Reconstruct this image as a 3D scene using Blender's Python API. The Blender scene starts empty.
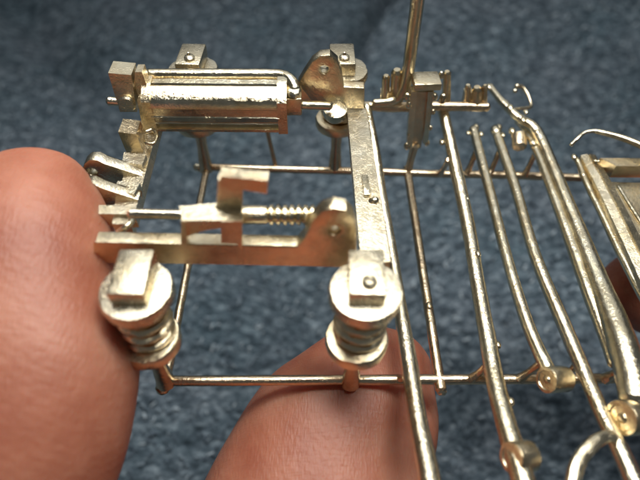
import bpy, bmesh, math, random
from mathutils import Vector, Matrix, noise
random.seed(7)
sc = bpy.context.scene
sc.unit_settings.scale_length = 0.01          # one unit is one centimetre

# ------------------------------------------------------------------ camera, light, exposure
F = 540.0; PITCH = math.radians(50.0); H = 5.0
CP, SP = math.cos(PITCH), math.sin(PITCH)
cam_d = bpy.data.cameras.new('camera'); cam = bpy.data.objects.new('camera', cam_d)
sc.collection.objects.link(cam); sc.camera = cam
cam.location = (0, 0, H); cam.rotation_euler = (math.radians(90) - PITCH, 0, 0)
cam_d.sensor_width = 36.0; cam_d.lens = F / 640.0 * 36.0
cam_d.clip_start = 0.05; cam_d.clip_end = 400
cam_d.dof.use_dof = True; cam_d.dof.focus_distance = 5.75; cam_d.dof.aperture_fstop = 0.26

world = bpy.data.worlds.new('World'); sc.world = world; world.use_nodes = True
wb = world.node_tree.nodes['Background']
wb.inputs['Color'].default_value = (0.90, 0.96, 1.0, 1); wb.inputs['Strength'].default_value = 0.085

def area(name, loc, target, size, power, col):
    d = bpy.data.lights.new(name, 'AREA'); d.shape = 'RECTANGLE'; d.size, d.size_y = size
    d.energy = power; d.color = col
    o = bpy.data.objects.new(name, d); sc.collection.objects.link(o)
    o.location = loc
    o.rotation_euler = (Vector(target) - Vector(loc)).to_track_quat('-Z', 'Y').to_euler()
    return o
area('window_light', (1.2, 4.9, 14.4), (0.3, 3.4, 0.5), (12, 3.6), 3700, (1.0, 0.985, 0.95))
area('ceiling_light', (1.0, 16.0, 13.0), (0.3, 3.4, 0.5), (24, 16), 750, (0.95, 0.98, 1.0))
sc.view_settings.view_transform = 'Standard'; sc.view_settings.look = 'None'
sc.view_settings.exposure = 0.0; sc.view_settings.gamma = 1.0
sc.view_settings.use_curve_mapping = False
sc.render.engine = 'CYCLES'
sc.cycles.use_denoising = True
sc.cycles.max_bounces = 10; sc.cycles.glossy_bounces = 6
sc.cycles.sample_clamp_indirect = 6

# ------------------------------------------------------------------ camera rays -> points on real planes
def ray(px, py):
    u = px - 320.0; v = py - 240.0
    return Vector((u, F * CP - v * SP, -(F * SP + v * CP)))
def P(px, py, z):
    d = ray(px, py); t = (H - z) / -d.z
    return Vector((d.x * t, d.y * t, z))
def PY(px, py, Y):
    d = ray(px, py); t = Y / d.y
    return Vector((d.x * t, Y, H + d.z * t))
def dep(p): return p.y * CP + (H - p.z) * SP
def rw(w, p): return 0.5 * w * dep(p) / F      # radius of something w pixels wide at point p

# ------------------------------------------------------------------ materials
def newmat(name):
    m = bpy.data.materials.new(name); m.use_nodes = True
    nt = m.node_tree; b = nt.nodes['Principled BSDF']
    return m, nt, b
def node(nt, t, **kw):
    n = nt.nodes.new(t)
    for k, v in kw.items():
        if k in n.inputs: n.inputs[k].default_value = v
        else: setattr(n, k, v)
    return n
def ramp(nt, stops):
    r = nt.nodes.new('ShaderNodeValToRGB')
    e = r.color_ramp.elements
    while len(e) < len(stops): e.new(0.5)
    for s, (p, c) in zip(e, stops): s.position = p; s.color = c if len(c) == 4 else (*c, 1)
    return r

def brass(name, c0, c1, r0, r1, grain, grain_scale, lump=0.25):
    m, nt, b = newmat(name); L = nt.links.new
    tc = node(nt, 'ShaderNodeTexCoord')
    n1 = node(nt, 'ShaderNodeTexNoise', Scale=3.2, Detail=5.0, Roughness=0.6)
    n2 = node(nt, 'ShaderNodeTexNoise', Scale=grain_scale, Detail=4.0, Roughness=0.65)
    n3 = node(nt, 'ShaderNodeTexNoise', Scale=11.0, Detail=3.0)
    n4 = node(nt, 'ShaderNodeTexVoronoi', Scale=26.0)
    for n in (n1, n2, n3, n4): L(tc.outputs['Object'], n.inputs['Vector'])
    cr = ramp(nt, [(0.30, c1), (0.62, c0)]); L(n1.outputs['Fac'], cr.inputs['Fac'])
    # small dark pits left by the casting
    pit = ramp(nt, [(0.0, (0.30, 0.22, 0.13)), (0.055, (1, 1, 1))])
    L(n4.outputs['Distance'], pit.inputs['Fac'])
    mx = node(nt, 'ShaderNodeMixRGB', blend_type='MULTIPLY', Fac=0.75)
    L(cr.outputs['Color'], mx.inputs['Color1']); L(pit.outputs['Color'], mx.inputs['Color2'])
    # uneven brownish tarnish and rubbed patches
    n5 = node(nt, 'ShaderNodeTexNoise', Scale=2.1, Detail=7.0, Roughness=0.7, Distortion=0.8); L(tc.outputs['Object'], n5.inputs['Vector'])
    st = ramp(nt, [(0.40, (0.55, 0.45, 0.33)), (0.52, (1, 1, 1))]); L(n5.outputs['Fac'], st.inputs['Fac'])
    mt = node(nt, 'ShaderNodeMixRGB', blend_type='MULTIPLY', Fac=0.22)
    L(mx.outputs['Color'], mt.inputs['Color1']); L(st.outputs['Color'], mt.inputs['Color2'])
    L(mt.outputs['Color'], b.inputs['Base Color'])
    rr = node(nt, 'ShaderNodeMapRange'); rr.inputs['From Min'].default_value = 0.3; rr.inputs['From Max'].default_value = 0.7
    rr.inputs['To Min'].default_value = r0; rr.inputs['To Max'].default_value = r1
    L(n3.outputs['Fac'], rr.inputs['Value']); L(rr.outputs['Result'], b.inputs['Roughness'])
    b.inputs['Metallic'].default_value = 1.0
    # grain comes in patches: sandy mould skin beside rubbed smooth metal
    gm = ramp(nt, [(0.30, (0, 0, 0)), (0.72, (1, 1, 1))]); L(n3.outputs['Fac'], gm.inputs['Fac'])
    gs = node(nt, 'ShaderNodeMath', operation='MULTIPLY_ADD'); gs.inputs[1].default_value = grain * .5; gs.inputs[2].default_value = grain * .55
    L(gm.outputs['Color'], gs.inputs[0])
    gc = ramp(nt, [(0.38, (0, 0, 0)), (0.62, (1, 1, 1))]); L(n2.outputs['Fac'], gc.inputs['Fac'])
    b1 = node(nt, 'ShaderNodeBump', Strength=lump, Distance=0.05); L(n3.outputs['Fac'], b1.inputs['Height'])
    b2 = node(nt, 'ShaderNodeBump', Strength=grain, Distance=0.0019); L(gc.outputs['Color'], b2.inputs['Height']); L(gs.outputs['Value'], b2.inputs['Strength'])
    L(b1.outputs['Normal'], b2.inputs['Normal']); L(b2.outputs['Normal'], b.inputs['Normal'])
    return m
M_ROD = brass('brass_bright', (0.81, 0.74, 0.56), (0.66, 0.56, 0.37), 0.09, 0.19, 0.8, 38, 0.03)
M_SATIN = brass('brass_satin', (0.83, 0.73, 0.52), (0.73, 0.59, 0.38), 0.16, 0.27, 0.8, 42, 0.04)
M_RUN = brass('brass_runner', (0.76, 0.63, 0.44), (0.64, 0.47, 0.30), 0.12, 0.24, 0.8, 42, 0.06)
M_PLATE = brass('brass_grainy', (0.75, 0.68, 0.52), (0.66, 0.56, 0.37), 0.22, 0.29, 1.0, 42, 0.03)

def skin():
    m, nt, b = newmat('skin'); L = nt.links.new
    tc = node(nt, 'ShaderNodeTexCoord')
    mp = node(nt, 'ShaderNodeMapping'); mp.inputs['Rotation'].default_value = (0, 0, math.radians(-28)); mp.inputs['Scale'].default_value = (2.4, 0.55, 1.0)
    L(tc.outputs['Object'], mp.inputs['Vector'])
    vr = node(nt, 'ShaderNodeTexNoise', Scale=15.0, Detail=3.0, Roughness=0.55, Distortion=0.6); L(mp.outputs['Vector'], vr.inputs['Vector'])
    mp2 = node(nt, 'ShaderNodeMapping'); mp2.inputs['Rotation'].default_value = (0, 0, math.radians(35)); mp2.inputs['Scale'].default_value = (0.5, 2.6, 1.2)
    L(tc.outputs['Object'], mp2.inputs['Vector'])
    vs2 = node(nt, 'ShaderNodeTexNoise', Scale=10.0, Detail=2.0, Distortion=0.4); L(mp2.outputs['Vector'], vs2.inputs['Vector'])
    n2 = node(nt, 'ShaderNodeTexNoise', Scale=26.0, Detail=4.0); L(mp.outputs['Vector'], n2.inputs['Vector'])
    n3 = node(nt, 'ShaderNodeTexNoise', Scale=1.7, Detail=4.0); L(tc.outputs['Object'], n3.inputs['Vector'])
    cr = ramp(nt, [(0.25, (0.26, 0.080, 0.045)), (0.5, (0.34, 0.130, 0.078)), (0.75, (0.42, 0.190, 0.125))])
    L(n3.outputs['Fac'], cr.inputs['Fac']); L(cr.outputs['Color'], b.inputs['Base Color'])
    b.inputs['Roughness'].default_value = 0.46
    b.inputs['Subsurface Weight'].default_value = 0.75
    b.inputs['Subsurface Radius'].default_value = (1.0, 0.26, 0.12)
    b.inputs['Subsurface Scale'].default_value = 0.55
    b.inputs['Specular IOR Level'].default_value = 0.35
    b1 = node(nt, 'ShaderNodeBump', Strength=0.30, Distance=0.020); L(vr.outputs['Fac'], b1.inputs['Height'])
    b3 = node(nt, 'ShaderNodeBump', Strength=0.20, Distance=0.025); L(vs2.outputs['Fac'], b3.inputs['Height']); L(b1.outputs['Normal'], b3.inputs['Normal'])
    b2 = node(nt, 'ShaderNodeBump', Strength=0.30, Distance=0.02); L(n2.outputs['Fac'], b2.inputs['Height'])
    wv = node(nt, 'ShaderNodeTexWave', wave_type='BANDS', bands_direction='DIAGONAL', Scale=5.0, Distortion=3.0, Detail=2.0); wv.inputs['Detail Scale'].default_value = 0.5
    L(tc.outputs['Object'], wv.inputs['Vector'])
    b4 = node(nt, 'ShaderNodeBump', Strength=0.12, Distance=0.008); L(wv.outputs['Fac'], b4.inputs['Height']); L(b3.outputs['Normal'], b4.inputs['Normal'])
    L(b4.outputs['Normal'], b2.inputs['Normal']); L(b2.outputs['Normal'], b.inputs['Normal'])
    return m
M_SKIN = skin()

def fabric():
    m, nt, b = newmat('felted_fabric'); L = nt.links.new
    tc = node(nt, 'ShaderNodeTexCoord')
    mp = node(nt, 'ShaderNodeMapping'); mp.inputs['Rotation'].default_value = (0, 0, math.radians(-38)); mp.inputs['Scale'].default_value = (0.65, 1.25, 1)
    L(tc.outputs['Object'], mp.inputs['Vector'])
    n1 = node(nt, 'ShaderNodeTexNoise', Scale=5.0, Detail=6.0, Roughness=0.70); L(mp.outputs['Vector'], n1.inputs['Vector'])
    n2 = node(nt, 'ShaderNodeTexNoise', Scale=0.35, Detail=3.0); L(tc.outputs['Object'], n2.inputs['Vector'])
    n3 = node(nt, 'ShaderNodeTexVoronoi', Scale=3.6); L(mp.outputs['Vector'], n3.inputs['Vector'])
    cr = ramp(nt, [(0.34, (0.030, 0.043, 0.053)), (0.47, (0.088, 0.119, 0.144)), (0.58, (0.175, 0.222, 0.256)), (0.71, (0.40, 0.47, 0.51))])
    L(n1.outputs['Fac'], cr.inputs['Fac'])
    c2 = ramp(nt, [(0.3, (0.78, 0.86, 0.88)), (0.7, (1.12, 1.05, 1.05))]); L(n2.outputs['Fac'], c2.inputs['Fac'])
    mx = node(nt, 'ShaderNodeMixRGB', blend_type='MULTIPLY', Fac=1.0)
    L(cr.outputs['Color'], mx.inputs['Color1']); L(c2.outputs['Color'], mx.inputs['Color2'])
    L(mx.outputs['Color'], b.inputs['Base Color'])
    b.inputs['Roughness'].default_value = 0.95; b.inputs['Specular IOR Level'].default_value = 0.1
    b1 = node(nt, 'ShaderNodeBump', Strength=0.55, Distance=0.22); L(n1.outputs['Fac'], b1.inputs['Height'])
    L(b1.outputs['Normal'], b.inputs['Normal'])
    return m
M_FAB = fabric()
def fuzz_mat(name, c):
    m, nt, b = newmat(name); b.inputs['Base Color'].default_value = (*c, 1); b.inputs['Roughness'].default_value = 0.9
    return m

# ------------------------------------------------------------------ mesh helpers
def link(name, bm, mat, parent=None, smooth=True, bevel=0.0, seg=2):
    if bevel > 0:
        es = [e for e in bm.edges if len(e.link_faces) == 2 and e.calc_face_angle(0) > math.radians(28)]
        bmesh.ops.bevel(bm, geom=es, offset=bevel, segments=seg, affect='EDGES', profile=0.5, clamp_overlap=True)
    bmesh.ops.recalc_face_normals(bm, faces=bm.faces[:])
    me = bpy.data.meshes.new(name); bm.to_mesh(me); bm.free()
    o = bpy.data.objects.new(name, me); sc.collection.objects.link(o)
    if mat: me.materials.append(mat)
    if smooth:
        for p in me.polygons: p.use_smooth = True
        try: me.set_sharp_from_angle(angle=math.radians(38))
        except Exception: pass
    if parent: o.parent = parent
    return o

def catmull(pts, n):
    out = []
    for i in range(len(pts) - 1):
        p0 = pts[max(i - 1, 0)]; p1 = pts[i]; p2 = pts[i + 1]; p3 = pts[min(i + 2, len(pts) - 1)]
        for k in range(n):
            t = k / n
            out.append(tuple(0.5 * (2 * b + (c - a) * t + (2 * a - 5 * b + 4 * c - d) * t * t + (3 * b - a - 3 * c + d) * t ** 3)
                             for a, b, c, d in zip(p0, p1, p2, p3)))
    out.append(tuple(pts[-1]))
    return out

def add_tube(bm, pts, rads, seg=14, sub=6, rough=0.05, flat=1.0, dome=True, up=Vector((0, 0, 1)), square=0.0, seam=0.0):
    q = catmull([(*p, r) for p, r in zip(pts, rads)], sub) if len(pts) > 2 else \
        [(*(Vector(pts[0]).lerp(Vector(pts[1]), t / 24)), rads[0] + (rads[1] - rads[0]) * t / 24) for t in range(25)]
    C = [Vector(a[:3]) for a in q]; R = [a[3] for a in q]
    if dome:
        t0 = (C[0] - C[1]).normalized(); t1 = (C[-1] - C[-2]).normalized()
        C = [C[0] + t0 * R[0] * .5] + C + [C[-1] + t1 * R[-1] * .5]; R = [R[0] * .6] + R + [R[-1] * .6]
    rings = []; nrm = None
    for i, c in enumerate(C):
        t = (C[min(i + 1, len(C) - 1)] - C[max(i - 1, 0)]).normalized()
        if nrm is None:
            nrm = (up - t * up.dot(t))
            if nrm.length < 1e-3: nrm = Vector((1, 0, 0)) - t * t.x
        nrm = (nrm - t * nrm.dot(t)).normalized(); bn = t.cross(nrm)
        ring = []
        for k in range(seg):
            a = 2 * math.pi * k / seg
            ca, sa = math.cos(a), math.sin(a)
            if square:
                s = (abs(ca) ** 4 + abs(sa) ** 4) ** -0.25
                s = 1 + (s - 1) * square; ca *= s; sa *= s
            if seam and k in (seg - 2, 3): ca *= 1 + seam; sa *= 1 + seam     # parting line of the mould
            d = nrm * ca * flat + bn * sa
            p = c + d * R[i]
            if rough: p += d * R[i] * rough * (noise.noise(p * 9.0) + 0.6 * noise.noise(p * 23.0))
            ring.append(bm.verts.new(p))
        rings.append(ring)
    for a, b in zip(rings, rings[1:]):
        for k in range(seg): bm.faces.new((a[k], a[(k + 1) % seg], b[(k + 1) % seg], b[k]))
    bm.faces.new(rings[0]); bm.faces.new(rings[-1])
    return bm

def add_prism(bm, pts, ext):
    a = [bm.verts.new(p) for p in pts]; b = [bm.verts.new(Vector(p) + Vector(ext)) for p in pts]
    bm.faces.new(a); bm.faces.new(b[::-1])
    n = len(a)
    for i in range(n): bm.faces.new((a[i], b[i], b[(i + 1) % n], a[(i + 1) % n]))
    return bm
def add_box(bm, c, s, rot=None):
    m = Matrix.Translation(c) @ (rot.to_4x4() if rot else Matrix()) @ Matrix.Diagonal((*s, 1))
    bmesh.ops.create_cube(bm, size=1, matrix=m); return bm
def add_lathe(bm, prof, org, axis, seg=36, wob=0.0):
    axis = Vector(axis).normalized(); org = Vector(org)
    u = axis.orthogonal().normalized(); w = axis.cross(u)
    rings = []
    for (r, h) in prof:
        ring = []
        for k in range(seg):
            a = 2 * math.pi * k / seg; d = u * math.cos(a) + w * math.sin(a)
            p = org + axis * h + d * max(r, 1e-4)
            if wob: p += d * wob * noise.noise(p * 14)
            ring.append(bm.verts.new(p))
        rings.append(ring)
    for a, b in zip(rings, rings[1:]):
        for k in range(seg): bm.faces.new((a[k], a[(k + 1) % seg], b[(k + 1) % seg], b[k]))
    bm.faces.new(rings[0]); bm.faces.new(rings[-1])
    return bm
def add_ball(bm, c, r, s=(1, 1, 1)):
    bmesh.ops.create_uvsphere(bm, u_segments=14, v_segments=10, radius=1, matrix=Matrix.Translation(c) @ Matrix.Diagonal((r * s[0], r * s[1], r * s[2], 1)))
    return bm
NB = bmesh.new
def prism_ring(bm, pts, hole_c, hole_r, ext, axis_n=20):
    """plate outline PTS (list of vectors in one plane) with a round hole, extruded by EXT"""
    ext = Vector(ext)
    me = [Vector(p) for p in pts]
    u = (me[1] - me[0]).normalized(); n = ext.normalized(); w = n.cross(u).normalized()
    hole = [Vector(hole_c) + u * hole_r * math.cos(2 * math.pi * k / axis_n) + w * hole_r * math.sin(2 * math.pi * k / axis_n) for k in range(axis_n)]
    for off in (Vector((0, 0, 0)), ext):
        vo = [bm.verts.new(p + off) for p in me]; vh = [bm.verts.new(p + off) for p in hole]
        eo = [bm.edges.new((vo[i], vo[(i + 1) % len(vo)])) for i in range(len(vo))]
        eh = [bm.edges.new((vh[i], vh[(i + 1) % len(vh)])) for i in range(len(vh))]
        bmesh.ops.triangle_fill(bm, edges=eo + eh, use_beauty=True)
        if off.length == 0: a_o, a_h = vo, vh
        else: b_o, b_h = vo, vh
    for A, B in ((a_o, b_o), (a_h, b_h)):
        for i in range(len(A)): bm.faces.new((A[i], B[i], B[(i + 1) % len(A)], A[(i + 1) % len(A)]))
    # drop triangles that filled the hole
    hc = Vector(hole_c)
    for f in [f for f in bm.faces if len(f.verts) == 3 and ((f.calc_center_median() - hc) - n * (f.calc_center_median() - hc).dot(n)).length < hole_r * 0.9]:
        bm.faces.remove(f)
    return bm
def empty(name, loc=(0, 0, 0), parent=None):
    o = bpy.data.objects.new(name, None); sc.collection.objects.link(o); o.location = loc
    o.empty_display_size = 0.1
    if parent: o.parent = parent
    return o
def thing(o, label, cat, group=None):
    o['label'] = label; o['category'] = cat
    if group: o['group'] = group
    return o

# ------------------------------------------------------------------ setting: the fabric far below
FZ = -5.2
def sig(v): return 0.5 + 0.5 * math.tanh(v * 0.5)
def fold(x, y):
    # broad soft folds of a cloth seat, one clear crease running away to the upper left
    z = 0.5 * noise.noise(Vector((x * .20, y * .17, 1.3)))
    d = (x - 1.79) * .887 - (y - 17.9) * .46 + 0.35 * noise.noise(Vector((x * .4, y * .4, 8)))
    z += (0.15 + 1.1 * sig(d / .22)) * sig((y - 15.6) * 1.3)
    d2 = (x + 3.5) * .25 + (y - 16.6) * .97 + .5 * noise.noise(Vector((x * .3, y * .3, 2)))
    z -= 0.75 / (1 + (d2 / 0.9) ** 2) * sig((1.0 - x) * 1.5)
    z -= 1.5 * math.exp(-((d + .5) / .55) ** 2) * sig((y - 14.2) * 1.6)
    d3 = (x + 9) * .75 + (y - 17.5) * .65
    z -= 1.3 / (1 + (d3 / 1.2) ** 2)
    return z
def build_fabric():
    def axis(lo, hi, step, far):
        a = []; x = lo
        while x < hi: a.append(x); x += step
        k = step
        pre = []; x = lo
        while x > -far: k *= 1.35; x -= k; pre.append(x)
        k = step; x = a[-1]
        while x < far: k *= 1.35; x += k; a.append(x)
        return pre[::-1] + a
    X = axis(-11, 13, 0.085, 130); Y = axis(-0.5, 22, 0.085, 130)
    bm = NB(); nx, ny = len(X), len(Y)
    verts = []
    for y in Y:
        for x in X:
            z = fold(x, y)
            q = Vector((x * .8 + y * .5, y * .8 - x * .5, 0))
            z += 0.10 * noise.noise(Vector((q.x * 1.6, q.y * 2.8, 0))) + 0.075 * noise.noise(Vector((q.x * 4.1, q.y * 5.2, 3)))
            verts.append((x, y, FZ + z))
    faces = [(j * nx + i, j * nx + i + 1, (j + 1) * nx + i + 1, (j + 1) * nx + i) for j in range(ny - 1) for i in range(nx - 1)]
    me = bpy.data.meshes.new('fabric_ground'); me.from_pydata(verts, [], faces); me.materials.append(M_FAB)
    for p in me.polygons: p.use_smooth = True
    bm.free()
    o = bpy.data.objects.new('fabric_ground', me); sc.collection.objects.link(o)
    o['kind'] = 'structure'; o['label'] = 'blue grey felted fabric of a seat, out of focus below the casting'
    # loose fibres standing out of the felt: uncountable
    vs, fs, mi = [], [], []
    rnd = random.Random(3)
    for k in range(13000):
        y = rnd.uniform(0.2, 21); x = rnd.uniform(-10.5, 12.5)
        if abs(x) > 1.2 + (y + 3) * .62: continue
        z = FZ + fold(x, y) + rnd.uniform(0.0, 0.12)
        a = rnd.gauss(math.radians(38), 0.65); l = rnd.uniform(.05, .17); w = rnd.uniform(.014, .032)
        d = Vector((math.cos(a), math.sin(a), rnd.uniform(-.1, .5))) * l
        s = Vector((-math.sin(a), math.cos(a), 0)) * w
        bend = Vector((rnd.uniform(-.06, .06), rnd.uniform(-.06, .06), .05))
        b = len(vs); p = Vector((x, y, z))
        for q in (p, p + d * .5 + bend, p + d):
            vs.append(q - s); vs.append(q + s)
        fs += [(b, b + 1, b + 3, b + 2), (b + 2, b + 3, b + 5, b + 4)]
        c = rnd.random(); c = 0 if c < .5 else (1 if c < .85 else 2)
        mi += [c, c]
    me = bpy.data.meshes.new('fabric_fuzz'); me.from_pydata(vs, [], fs)
    for n, c in (('fibre_blue', (.085, .115, .145)), ('fibre_grey', (.18, .23, .27)), ('fibre_pale', (.34, .40, .44))): me.materials.append(fuzz_mat(n, c))
    me.polygons.foreach_set('material_index', mi)
    f = bpy.data.objects.new('fabric_fuzz', me); sc.collection.objects.link(f); f['kind'] = 'stuff'
    f['label'] = 'loose blue and grey fibres standing out of the felted fabric'
build_fabric()

# ------------------------------------------------------------------ the brass casting: one thing
cast = empty('brass_casting', (0, 2.4, 0))
thing(cast, 'gold brass casting of tiny machine parts still joined on its sprue rods, held by fingers', 'brass casting')
bpy.context.view_layer.update()
ROOT = cast
def part(name, bm, mat, parent=None, **kw):
    o = link(name, bm, mat, None, **kw)
    o.parent = parent or ROOT
    root = parent or ROOT
    inv = Matrix.Translation(-Vector(WORLD.get(root.name, (0, 0, 0))))
    o.data.transform(inv)
    WORLD[o.name] = Vector(WORLD.get(root.name, (0, 0, 0)))
    return o
WORLD = {cast.name: Vector((0, 2.4, 0))}
def tube(name, path, mat=None, seg=16, parent=None, **kw):
    """PATH: (px, py, z, width in px)"""
    pts = [P(a, b, z) for a, b, z, w in path]; r = [rw(w, p) for p, (_, _, _, w) in zip(pts, path)]
    if name == 'rod': kw.setdefault('seam', .03); kw.setdefault('rough', .025); seg = 20
    bm = NB(); add_tube(bm, pts, r, seg=seg, **kw); return part(name, bm, mat or M_ROD, parent)
def slab(name, poly, ztop, thick, mat=None, parent=None, bevel=0.012):
    bm = NB(); add_prism(bm, [P(x, y, ztop) for x, y in poly], (0, 0, -thick)); return part(name, bm, mat or M_PLATE, parent, bevel=bevel)
def plate(name, poly, Y, thick, mat=None, parent=None, bevel=0.012, hole=None):
    bm = NB(); pts = [PY(x, y, Y) for x, y in poly]
    if hole:
        hc = PY(hole[0], hole[1], Y); prism_ring(bm, pts, hc, hole[2], (0, thick, 0))
    else: add_prism(bm, pts, (0, thick, 0))
    return part(name, bm, mat or M_SATIN, parent, bevel=bevel)

# --- lower sprue grid (z = 0)
def runner(a, b, w0, w1):
    pa, pb = P(*a, 0), P(*b, 0)
    bm = NB(); n = 9
    pts = [pa.lerp(pb, k / n) + Vector((0, 0, 0.012 * noise.noise(Vector((k * .9, a[0], 2))))) for k in range(n + 1)]
    add_tube(bm, pts, [rw(w0, pa) + (rw(w1, pb) - rw(w0, pa)) * k / n for k in range(n + 1)], sub=5, rough=0.10)
    return part('runner', bm, M_RUN)
runner((203, 167), (600, 178), 7.5, 8.5)          # back
runner((162, 381), (700, 378), 10.5, 10.5)        # front
runner((207, 166), (166, 381), 7, 9.5)            # left
runner((407, 168), (441, 390), 8, 11)             # middle
tube('sprue_stub', [(441, 378, -.02, 9), (442, 393, -.05, 10)])
tube('sprue_stub', [(165, 382, -.02, 14), (162, 390, -.08, 14)])
tube('sprue_stub', [(200, 168, -.0, 8), (196, 167, .0, 8)])
# slim dark upright behind the cylinder
pb = P(276, 167, 0); bm = NB(); add_tube(bm, [pb, pb + Vector((-.07, .05, .5)), pb + Vector((-.13, .05, 1.25))], [.032, .03, .04], rough=.06); part('upright', bm, M_RUN)

# --- spring posts at the four corners: built once, then copied
def make_spring_post(x, y):
    e = empty('spring_post', (x, y - 2.4, 0)); e.parent = cast; W = Vector((x, y, 0)); WORLD[e.name] = W
    bm = NB(); add_tube(bm, [W + Vector((0, 0, -.02)), W + Vector((.01, .02, .4)), W + Vector((.02, .03, .8))], [.095, .07, .09], rough=.08, dome=False); part('leg', bm, M_RUN, e)
    zz = Vector((0.02, 0.04, 0))
    bm = NB(); add_lathe(bm, [(.09, .685), (.245, .695), (.275, .72), (.278, .80), (.262, .83), (.14, .85)], W + zz, (0, 0, 1), wob=.012); part('lower_flange', bm, M_SATIN, e)
    bm = NB(); add_lathe(bm, [(.13, .80), (.125, 1.40)], W + zz, (0, 0, 1)); part('spring_core', bm, M_RUN, e)
    for k in range(4):
        z = .90 + .125 * k; r = .225
        bm = NB(); add_lathe(bm, [(.12, z - .05), (r - .02, z - .045), (r, z - .02), (r + .004, z + .01), (r - .02, z + .035), (.12, z + .045)], W + zz + Vector((0.004 * k, 0, 0)), (.02, .03, 1), wob=.01); part('spring_coil', bm, M_SATIN, e)
    zz = Vector((0.06, 0.10, 0.01))
    bm = NB(); add_lathe(bm, [(.15, 1.305), (.272, 1.315), (.297, 1.345), (.298, 1.43), (.285, 1.455), (.18, 1.47)], W + zz, (0, 0, 1), wob=.014); part('cap_disc', bm, M_PLATE, e)
    bm = NB(); add_box(bm, W + Vector((.06, .15, 1.56)), (.285, .44, .16)); part('block', bm, M_PLATE, e, bevel=.02)
    bm = NB(); add_lathe(bm, [(.062, 1.62), (.060, 1.668), (.046, 1.684), (.020, 1.692), (.014, 1.725), (.001, 1.732)], W + Vector((.075, .03, 0)), (0, 0, 1), seg=14); part('nub', bm, M_PLATE, e)
    return e
sp0 = make_spring_post(-1.53, 2.36)
def copy_tree(o, parent, loc):
    c = o.copy(); sc.collection.objects.link(c); c.parent = parent; c.location = loc
    for ch in o.children:
        d = ch.copy(); sc.collection.objects.link(d); d.parent = c
    return c
bpy.context.view_layer.update()
for (x, y, sx) in ((.30, 2.36, 1), (-1.55, 5.46, 1), (.20, 5.46, 1)):
    c = copy_tree(sp0, cast, (x, y - 2.4, 0)); c.rotation_euler = (0, 0, random.uniform(-.06, .06))
for ch in list(sp0.children):
    if ch.name.startswith('nub'): bpy.data.objects.remove(ch)      # the near left block has no nub

# --- upper beams
bm = NB(); a0, a1 = P(347, 108, 1.22), P(361, 262, 1.22); b0, b1 = P(366, 108, 1.22), P(391, 262, 1.22)
add_prism(bm, [a0, b0, b1, a1], (0, 0, -.16)); part('side_beam', bm, M_PLATE, bevel=.015)
bm = NB(); add_box(bm, P(366, 186, 1.235), (.07, .28, .05), Matrix.Rotation(.05, 3, 'Z')); part('pad', bm, M_ROD, bevel=.015)
bm = NB(); add_tube(bm, [P(372, 203, 1.19), P(376, 200, 1.23)], [.05, .04], dome=True, rough=.1); part('nub', bm, M_ROD)
# front beam with its lug, one plate with an oval bolt hole
front = [(95, 243), (297, 247), (305, 238), (313, 221), (322, 212), (334, 208), (346, 210), (354, 219), (357, 232), (356, 268), (300, 266), (200, 264), (95, 262)]
plate('front_beam', front, 2.87, .13, M_SATIN, hole=(335, 231, .052), bevel=.012)
back = [(296, 107), (297, 84), (304, 74), (312, 62), (320, 56), (330, 55), (338, 62), (342, 74), (344, 87), (364, 88), (364, 109), (325, 109)]
plate('back_beam', [(318, 109), (298, 84), (304, 74), (312, 62), (320, 56), (330, 55), (338, 62), (342, 74), (344, 87), (364, 88), (364, 109)], 5.15, .13, M_SATIN, hole=(324, 70, .05))
bm = NB(); add_box(bm, (-.95, 5.24, 1.36), (2.1, .12, .25)); part('back_rail', bm, M_SATIN, bevel=.012)
# left side beam with fork lugs
bm = NB(); add_prism(bm, [P(142, 118, 1.22), P(160, 118, 1.22), P(135, 212, 1.22), P(112, 212, 1.22)], (0, 0, -.16)); part('side_beam', bm, M_PLATE, bevel=.015)
lug = [(84, 164), (89, 160), (97, 160), (105, 164), (142, 176), (142, 181), (120, 186), (96, 184), (86, 181), (81, 173)]
plate('fork_lug', lug, 4.02, .13, M_PLATE, hole=(92, 172, .05))
plate('fork_lug', [(x - 4 + (x - 84) * .0, y + 24) for x, y in lug], 3.66, .12, M_PLATE, hole=(88, 196, .05))
slab('pad', [(124, 152), (146, 155), (142, 165), (122, 162)], 1.30, .1)
slab('pad', [(118, 181), (140, 183), (134, 194), (112, 190)], 1.30, .1)
slab('end_block', [(99, 205), (134, 206), (134, 214), (98, 214)], 1.46, .18)
slab('end_block', [(114, 214), (131, 215), (130, 224), (112, 224)], 1.42, .2, M_SATIN)
tube('curl', [(118, 232, 1.4, 6), (126, 227, 1.44, 7), (132, 221, 1.44, 6), (130, 215, 1.44, 5)], rough=.12)

# --- brake cylinder at the back
CY, CZ = 4.86, 1.50
xl, xr = -1.80, -.42
def cyl_prof(k=1.0, g=0.0):
    p = [(4.70, 1.245), (4.70, 1.275), (4.735, 1.285), (4.712, 1.34), (4.70, 1.35), (4.712, 1.36), (4.700, 1.43), (4.688, 1.44), (4.700, 1.45), (4.704, 1.53), (4.690, 1.545), (4.700, 1.60), (4.735, 1.64), (4.80, 1.675),
         (4.87, 1.705), (4.885, 1.69), (4.905, 1.69), (4.92, 1.71), (4.985, 1.72), (5.03, 1.66), (5.03, 1.26)]
    return p if not g else [(4.86 + (y - 4.86) * k, 1.47 + (z - 1.47) * k) for y, z in ((4.70, 1.245), (4.70, 1.62), (4.76, 1.67), (4.88, 1.725), (5.0, 1.73), (5.04, 1.66), (5.04, 1.25))]
cp = cyl_prof(); bm = NB(); n = 14; rings = []
for i in range(n + 1):
    x = xl + (xr - xl) * i / n
    rings.append([bm.verts.new(Vector((x, y + .004 * noise.noise(Vector((x * 5, y * 9, z * 9))), z - .012 * (x - xl) + .004 * noise.noise(Vector((x * 6, z * 9, 4)))))) for y, z in cp])
m = len(cp)
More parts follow.
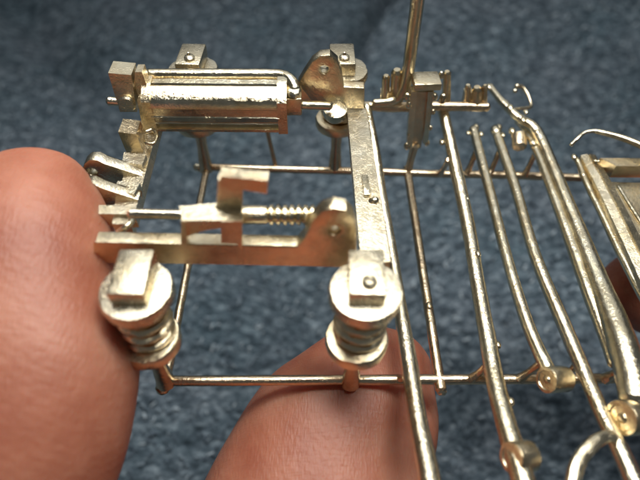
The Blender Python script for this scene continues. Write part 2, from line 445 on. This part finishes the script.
for r0, r1 in zip(rings, rings[1:]):
    for k in range(m): bm.faces.new((r0[k], r0[(k + 1) % m], r1[(k + 1) % m], r1[k]))
bm.faces.new(rings[0]); bm.faces.new(rings[-1]); cyl = part('cylinder', bm, M_ROD)
bm = NB(); add_prism(bm, [Vector((xr - .03, y, z - .016)) for y, z in cyl_prof(1.06, 1)], (.10, 0, 0)); part('end_cap', bm, M_ROD, bevel=.014)
bm = NB(); add_prism(bm, [Vector((xl - .06, y, z)) for y, z in cyl_prof(1.04, 1)], (.09, 0, 0)); part('end_cap', bm, M_SATIN, bevel=.02)
# long pipe above the cylinder, turned down at its right end
pp = [PY(148, 75, 5.10), PY(200, 75, 5.10), PY(262, 75, 5.10), PY(282, 76, 5.08), PY(291, 81, 5.0), PY(295, 90, 4.92)]
bm = NB(); add_tube(bm, pp, [.068] * 6, sub=7, rough=.05); part('pipe', bm, M_ROD)
bm = NB(); add_box(bm, PY(293, 106, 4.86) + Vector((0, .06, 0)), (.19, .18, .22)); part('valve_block', bm, M_SATIN, bevel=.015)
bm = NB(); add_lathe(bm, [(.06, 0), (.085, .01), (.088, .05), (.06, .075), (.01, .08)], PY(293, 96, 4.86) + Vector((0, .06, -.0)), (0, -.2, 1), seg=18); part('knob', bm, M_ROD)
bm = NB(); add_tube(bm, [PY(302, 105, 4.92), PY(330, 106, 4.96)], [.05, .05], rough=.05); part('piston_rod', bm, M_ROD)
bm = NB(); add_lathe(bm, [(.05, 0), (.12, .01), (.14, .05), (.135, .15), (.05, .18)], PY(335, 116, 5.1), (0, -.3, 1), seg=22); part('boss', bm, M_ROD)
# tall block and pin at the left end
plate('tall_block', [(108, 73), (131, 75), (137, 112), (120, 112)], 4.82, .22, M_SATIN, bevel=.02)
bm = NB(); pc = PY(124, 104, 4.80); add_lathe(bm, [(.09, 0), (.095, -.02), (.08, -.04)], pc + Vector((.03, .02, 0)), (0, 1, 0), seg=20); part('pin_eye', bm, M_SATIN)
bm = NB(); add_tube(bm, [PY(109, 101, 4.86), PY(119, 102, 4.86)], [.05, .048], rough=.06); part('pin', bm, M_ROD)
plate('end_lump', [(135, 72), (142, 72), (149, 92), (146, 99), (138, 95), (134, 84)], 4.86, .14, M_SATIN, bevel=.03)
plate('end_bracket', [(137, 100), (149, 100), (155, 128), (158, 143), (146, 143), (141, 120)], 4.72, .10, M_SATIN, bevel=.02)
plate('step_block', [(118, 132), (136, 134), (143, 152), (141, 157), (127, 154)], 4.38, .22, M_SATIN, bevel=.02)
tube('eyelet', [(146, 132, 1.36, 4), (153, 130, 1.36, 4), (157, 136, 1.36, 4), (154, 143, 1.36, 4), (147, 143, 1.36, 4), (145, 136, 1.36, 4)], rough=.08)

# --- adjusting screw in front
AY, AZ = 3.14, 1.61
def AX(px): return PY(px, 215, AY).x
bm = NB(); add_tube(bm, [Vector((AX(131), AY, AZ)), Vector((AX(183), AY, AZ - .015))], [.045, .045], rough=.05); part('piston_rod', bm, M_ROD)
bm = NB(); add_lathe(bm, [(.05, 0), (.078, .008), (.082, .02), (.082, .21), (.07, .225)], (AX(242), AY, AZ - .02), (1, 0, 0), seg=20, wob=.008); part('sleeve', bm, M_SATIN)
prof = [(.05, 0)]
for k in range(8):
    h = .01 + k * .0585; prof += [(.064, h), (.088, h + .016), (.092, h + .03), (.088, h + .042), (.064, h + .0565)]
prof += [(.05, .5)]
bm = NB(); add_lathe(bm, prof, (AX(267), AY, AZ - .02), (1, 0, 0), seg=22); part('threaded_rod', bm, M_ROD)
bm = NB(); add_tube(bm, [Vector((AX(316), AY, AZ - .02)), Vector((AX(352), AY, AZ - .04))], [.05, .05], rough=.05); part('piston_rod', bm, M_ROD)
# saddle bracket astride the front beam
slab('saddle_plate', [(179, 206), (215, 203), (242, 208), (242, 220), (182, 221)], 1.82, .05, M_PLATE)
plate('saddle_leg', [(181, 221), (187, 221), (187, 246), (181, 246)], 2.853, .09, M_SATIN)
plate('saddle_leg', [(221, 222), (242, 221), (242, 251), (237, 244), (221, 243)], 2.85, .08, M_SATIN)
plate('saddle_web', [(187, 223), (221, 223), (221, 228), (208, 230), (196, 233), (187, 237)], 2.90, .06, M_SATIN)
plate('upright_tab', [(218, 180), (243, 182), (242, 211), (216, 208)], 3.0, .08, M_SATIN)
plate('top_arm', [(220, 176), (268, 181), (267, 194), (244, 190), (221, 190)], 2.97, .10, M_SATIN, bevel=.02)

# --- post with a square head
base = P(408, 172, 0)
def VZ(px, py): return PY(px, py, base.y)
bm = NB(); add_tube(bm, [base, VZ(411, 158), VZ(415, 145)], [.05, .05, .06], rough=.08); post = part('post_stem', bm, M_RUN)
plate('post_web', [(416, 92), (429, 92), (421, 148), (411, 150)], base.y - .0, .05, M_RUN)
plate('post_flange', [(411, 92), (417, 92), (412, 150), (407, 146), (408, 130)], base.y - .05, .12, M_SATIN)
plate('post_flange', [(428, 92), (434, 92), (428, 142), (423, 144)], base.y - .05, .12, M_ROD)
bm = NB(); hp = VZ(426.5, 86); add_box(bm, hp + Vector((0, .07, .02)), (.315, .27, .09), Matrix.Rotation(.05, 3, 'Z')); part('post_head', bm, M_SATIN, bevel=.012)

# --- cross bar, elbow feed pipe and stubs at the back
BY = 5.62
bm = NB(); add_tube(bm, [PY(364, 106, BY), PY(400, 107, BY), PY(440, 106, BY), PY(487, 107, BY)], [.062, .066, .064, .062], rough=.08); part('cross_bar', bm, M_RUN)
ep = [PY(374, 103, BY - .02), PY(388, 102, BY - .02), PY(398, 98, BY), PY(404, 89, BY), PY(407, 78, BY), PY(411, 50, BY), PY(415, 20, BY), PY(419, -12, BY), PY(422, -40, BY)]
bm = NB(); add_tube(bm, ep, [.05, .058, .07, .075, .075, .075, .075, .08, .08], sub=6, rough=.05); part('feed_pipe', bm, M_ROD)
for (px, yt, yb, w) in ((385, 77, 103, 9), (396, 72, 103, 13), (446, 73, 104, 9), (467, 86, 104, 7), (476, 89, 104, 12), (484, 86, 104, 6)):
    a, b = PY(px, yb, BY + .04), PY(px + 1, yt, BY + .04); bm = NB(); add_tube(bm, [a, b], [rw(w, a), rw(w * .9, b)], rough=.08); part('stub', bm, M_SATIN)

plate('cast_lump', [(465, 93), (484, 93), (486, 105), (463, 105)], BY + .02, .10, M_SATIN, bevel=.03)
plate('cast_lump', [(381, 92), (401, 90), (402, 104), (380, 104)], BY + .03, .08, M_SATIN, bevel=.03)
for (px, py, r) in ((407, 97, .045), (409, 105, .04), (407, 146, .045), (409, 134, .03), (434, 97, .045), (433, 112, .03), (430, 128, .03), (427, 143, .035), (441, 75, .04), (443, 98, .05)):
    bm = NB(); add_ball(bm, PY(px, py, base.y - .03 if px < 440 else BY), r, (1, .9, 1.3)); part('nub', bm, M_ROD)

# --- the long rods
tube('rod', [(366, 106, .95, 10), (374, 150, .60, 12), (381, 195, .42, 12), (391, 250, .30, 12.5), (399, 300, .26, 13.5), (409, 362, .26, 17), (418, 420, .30, 19), (428, 470, .36, 23), (433, 500, .4, 25)])
tube('rod', [(442, 107, .80, 11), (447, 128, .66, 11), (455, 165, .48, 12.5), (468, 225, .34, 14), (478, 285, .28, 15), (487, 335, .26, 17), (495, 380, .28, 19), (505, 420, .34, 21), (514, 450, .38, 23), (526, 490, .42, 25)])
tube('rod', [(474, 131, .36, 9), (480, 155, .32, 9.5), (492, 200, .28, 10.5), (509, 265, .26, 11.5), (528, 325, .26, 13), (546, 366, .27, 15), (553, 378, .27, 15)])
tube('rod', [(496, 131, .36, 9), (503, 152, .32, 10), (516, 190, .28, 10.5), (535, 255, .26, 12), (562, 320, .26, 14), (583, 370, .28, 15), (601, 412, .32, 16), (618, 446, .36, 18), (642, 500, .4, 20)])
tube('rod', [(490, 86, .62, 6), (497, 96, .60, 7), (508, 108, .58, 8), (520, 119, .55, 9), (533, 127, .52, 11), (542, 142, .48, 11.5), (552, 165, .44, 12), (566, 200, .4, 14), (581, 236, .38, 16), (598, 280, .38, 20), (612, 315, .40, 25), (623, 346, .42, 29), (631, 376, .42, 30), (635, 402, .42, 30)])
tube('rod', [(517, 121, .42, 6), (528, 134, .40, 8), (540, 158, .38, 9), (550, 185, .36, 10), (561, 215, .34, 11), (576, 256, .32, 13), (591, 298, .32, 14), (604, 332, .32, 14), (615, 364, .32, 14)])
# round knobs and little gate nubs on the rods
for (px, py, z, w) in ((443, 105, .84, 13), (481, 134, .36, 6), (503, 135, .36, 6), (468, 133, .36, 5), (520, 117, .6, 7), (526, 112, .56, 6), (533, 143, .46, 8), (506, 103, .62, 7), (474, 131, .38, 10), (476, 127, .40, 7), (496, 131, .38, 11), (499, 127, .40, 7), (489, 87, .64, 8), (442, 142, .56, 7), (512, 131, .46, 8),
                       (456, 153, .52, 7), (467, 199, .45, 6), (478, 254, .40, 7), (479, 308, .30, 7), (498, 345, .28, 7), (511, 402, .36, 8), (429, 306, .06, 8),
                       (510, 108, .62, 9), (523, 120, .60, 8), (537, 132, .56, 7), (583, 175, .45, 8), (574, 157, .5, 7), (586, 233, .44, 7), (609, 294, .46, 9)):
    p = P(px, py, z - .02); bm = NB(); add_ball(bm, p, rw(w * (1 if w > 9 else .85), p), (1, 1.5, .9)); part('nub', bm, M_ROD)
# gates rising from the runners to the rods
def gate(a, b, w):
    pa, pb = P(*a), P(*b); m = pa.lerp(pb, .5) + Vector((0, 0, -.02)); bm = NB(); add_tube(bm, [pa, m, pb], [rw(w, pa) * 1.25, rw(w, m) * .85, rw(w, pb)], rough=.1, seg=10); part('gate', bm, M_RUN)
gate((466, 175, .02), (476, 152, .30), 6); gate((489, 175, .02), (500, 150, .30), 6); gate((524, 176, .02), (536, 152, .34), 6)
gate((440, 174, .02), (448, 160, .5), 6); gate((471, 379, .02), (488, 364, .24), 8); gate((519, 379, .02), (540, 364, .24), 9); gate((566, 378, .02), (578, 362, .26), 8); gate((604, 379, .02), (628, 366, .30), 10)
gate((398, 379, .0), (411, 374, .2), 8)
# collars: short thick tubes lying across the rod ends
def collar(px, py, z, rpx, lpx, tilt=.0):
    c = P(px, py, z); k = dep(c) / F; r = rpx * k; l = lpx * k
    bm = NB(); add_lathe(bm, [(r * .1, -.04 * l), (r * .24, -.02 * l), (r * .32, .03 * l), (r * .68, .03 * l), (r * .74, -.01 * l), (r * .95, 0), (r, .06 * l), (r, .94 * l), (r * .9, l), (r * .3, l)], c, (.92, .22, tilt * .5 - .36), seg=26, wob=.006)
    part('collar', bm, M_SATIN)
collar(511, 458, .45, 16, 26, -.1); collar(546, 380, .34, 13.5, 27, -.02); collar(621, 418, .42, 18, 34, -.05)
c0 = P(519, 141, .40); bm = NB(); add_lathe(bm, [(.03, -.1), (.09, -.095), (.095, -.06), (.095, .09), (.07, .1)], c0, (.1, 1, .25), seg=20); part('collar', bm, M_RUN)
# hook joined to the lower right rod, small hook at the top
tube('hook', [(613, 437, .44, 13), (604, 437, .46, 13), (593, 444, .48, 14), (583, 455, .48, 15), (576, 468, .48, 15), (573, 486, .46, 16), (573, 505, .44, 16)], M_SATIN, square=.6, flat=.8)
tube('hook', [(516, 87, .62, 5), (522, 87, .60, 4.5), (528, 95, .54, 3.5), (531, 105, .48, 3.5), (528, 108, .50, 3.5), (511, 109, .56, 3)], M_SATIN)
for q in ((517, 86, .64, 5), (515, 91, .62, 5)):
    p = P(q[0], q[1], q[2]); bm = NB(); add_ball(bm, p, rw(q[3], p)); part('nub', bm, M_ROD)
# flat bars at the right edge
def ribbed_bar(path, w0, w1, z, th):
    bm = NB(); a = [P(x, y, z) for x, y in path]
    prof = [(-.5, -th), (-.5, 0), (-.08, .02), (0, -.01), (.08, .02), (.5, 0), (.5, -th)]
    rings = []
    for i, c in enumerate(a):
        t = (a[min(i + 1, len(a) - 1)] - a[max(i - 1, 0)]).normalized(); s = Vector((t.y, -t.x, 0))
        wpx = w0 + (w1 - w0) * i / (len(a) - 1); w = 2 * rw(wpx, c)
        rings.append([bm.verts.new(c + s * w * u + Vector((0, 0, v))) for u, v in prof])
    n = len(prof)
    for r0, r1 in zip(rings, rings[1:]):
        for k in range(n): bm.faces.new((r0[k], r0[(k + 1) % n], r1[(k + 1) % n], r1[k]))
    bm.faces.new(rings[0]); bm.faces.new(rings[-1]); return part('flat_bar', bm, M_PLATE, bevel=.008)
ribbed_bar([(588, 155), (601, 178), (615, 205), (632, 240), (650, 278), (672, 325)], 15, 23, .50, .09)
tube('thin_rod', [(574, 156, .46, 5), (579, 164, .44, 6), (586, 182, .42, 6.5), (598, 207, .40, 7), (612, 236, .38, 8), (628, 268, .38, 9), (650, 310, .38, 10)])
tube('thin_rod', [(593, 161, .54, 3), (606, 162, .55, 3), (618, 165, .56, 4)])
slab('ledge_block', [(600, 158), (700, 158), (700, 166), (616, 166)], .60, .19, M_SATIN)
slab('ledge_block', [(612, 182), (700, 184), (700, 250), (660, 275), (640, 240)], .42, .08, M_SATIN)
tube('thin_rod', [(618, 186, .43, 4), (636, 215, .43, 4.5), (668, 262, .43, 5)])
tube('curved_wire', [(571, 145, .60, 4), (577, 139, .66, 4), (584, 133, .70, 4), (592, 131, .72, 4), (600, 132, .72, 5.5), (619, 137, .72, 6.5), (640, 145, .72, 7.5), (670, 160, .70, 8)])

# ------------------------------------------------------------------ hands
def digit(bm, path, seg=28):
    """PATH: (centre, half width, half height, width axis)"""
    q = catmull([(*c, a, b, *ax) for c, a, b, ax in path], 6)
    rings = []
    for i, v in enumerate(q):
        c = Vector(v[:3]); a, b = v[3], v[4]; ax = Vector(v[5:8])
        t = (Vector(q[min(i + 1, len(q) - 1)][:3]) - Vector(q[max(i - 1, 0)][:3])).normalized()
        w = (ax - t * ax.dot(t)).normalized(); h = t.cross(w)
        ring = []
        for k in range(seg):
            th = 2 * math.pi * k / seg
            ring.append(bm.verts.new(c + w * a * math.cos(th) + h * b * math.sin(th)))
        rings.append(ring)
    for r0, r1 in zip(rings, rings[1:]):
        for k in range(seg): bm.faces.new((r0[k], r0[(k + 1) % seg], r1[(k + 1) % seg], r1[k]))
    bm.faces.new(rings[0]); bm.faces.new(rings[-1])
def hand(name, digits, palm, label):
    bm = NB()
    for d in digits: digit(bm, d)
    for c, s in palm: add_ball(bm, c, 1.0, s)
    bmesh.ops.recalc_face_normals(bm, faces=bm.faces[:])
    me = bpy.data.meshes.new(name); bm.to_mesh(me); bm.free()
    o = bpy.data.objects.new(name, me); sc.collection.objects.link(o); me.materials.append(M_SKIN)
    r = o.modifiers.new('merge', 'REMESH'); r.mode = 'VOXEL'; r.voxel_size = 0.05; r.use_smooth_shade = True
    s = o.modifiers.new('soften', 'SMOOTH'); s.factor = 0.6; s.iterations = 12
    return thing(o, label, 'hand')
VX = Vector((1, 0, 0))
def D(px, py, z, a, b, ax=(1, 0, 0)): return (P(px, py, z), a, b, ax)
left = [D(20, 168, 1.40, .14, .12), D(21, 177, 1.40, .46, .38), D(27, 200, 1.34, .63, .54), D(29, 240, 1.22, .76, .66), D(24, 300, 1.0, .84, .74), D(30, 360, .74, .92, .82),
        D(18, 430, .5, .92, .82), D(-10, 520, .1, .92, .85), (Vector((-2.3, .0, -.4)), .95, .9, (1, 0, 0)), (Vector((-1.8, -1.8, -.8)), 1.1, .9, (1, 0, 0))]
w1 = (1, .25, 0)
lower = [D(402, 333, -.50, .08, .08, w1), D(400, 338, -.52, .32, .26, w1), D(394, 350, -.58, .52, .42, w1), D(380, 372, -.66, .74, .56, w1), D(362, 405, -.76, .93, .70, w1), D(342, 440, -.90, 1.08, .82, w1),
         D(326, 485, -1.05, 1.17, .92, w1), D(300, 560, -1.2, 1.2, .95, w1), (Vector((-.3, .2, -1.3)), 1.15, .95, w1), (Vector((-.8, -1.8, -1.1)), 1.2, 1.0, w1)]
hand('hand', [left, lower], [(Vector((-1.3, -3.0, -1.0)), (2.0, 2.2, 1.2))], 'hand pinching the casting with a blurred finger at left and a wrinkled fingertip below')
w2 = (0, 1, 0)
right = [(P(606, 268, -.75), .10, .10, w2), (P(612, 272, -.77), .34, .30, w2), (P(626, 280, -.8), .52, .45, w2), (P(660, 290, -.85), .68, .60, w2), (P(720, 300, -.9), .74, .66, w2), (Vector((6.2, 3.2, -1.1)), .85, .75, w2), (Vector((8.0, 2.6, -1.3)), 1.0, .9, w2)]
hand('hand', [right], [(Vector((9.4, 2.2, -1.4)), (2.0, 2.0, 1.0))], 'brown fingertip reaching in behind the bright rods at the right edge')
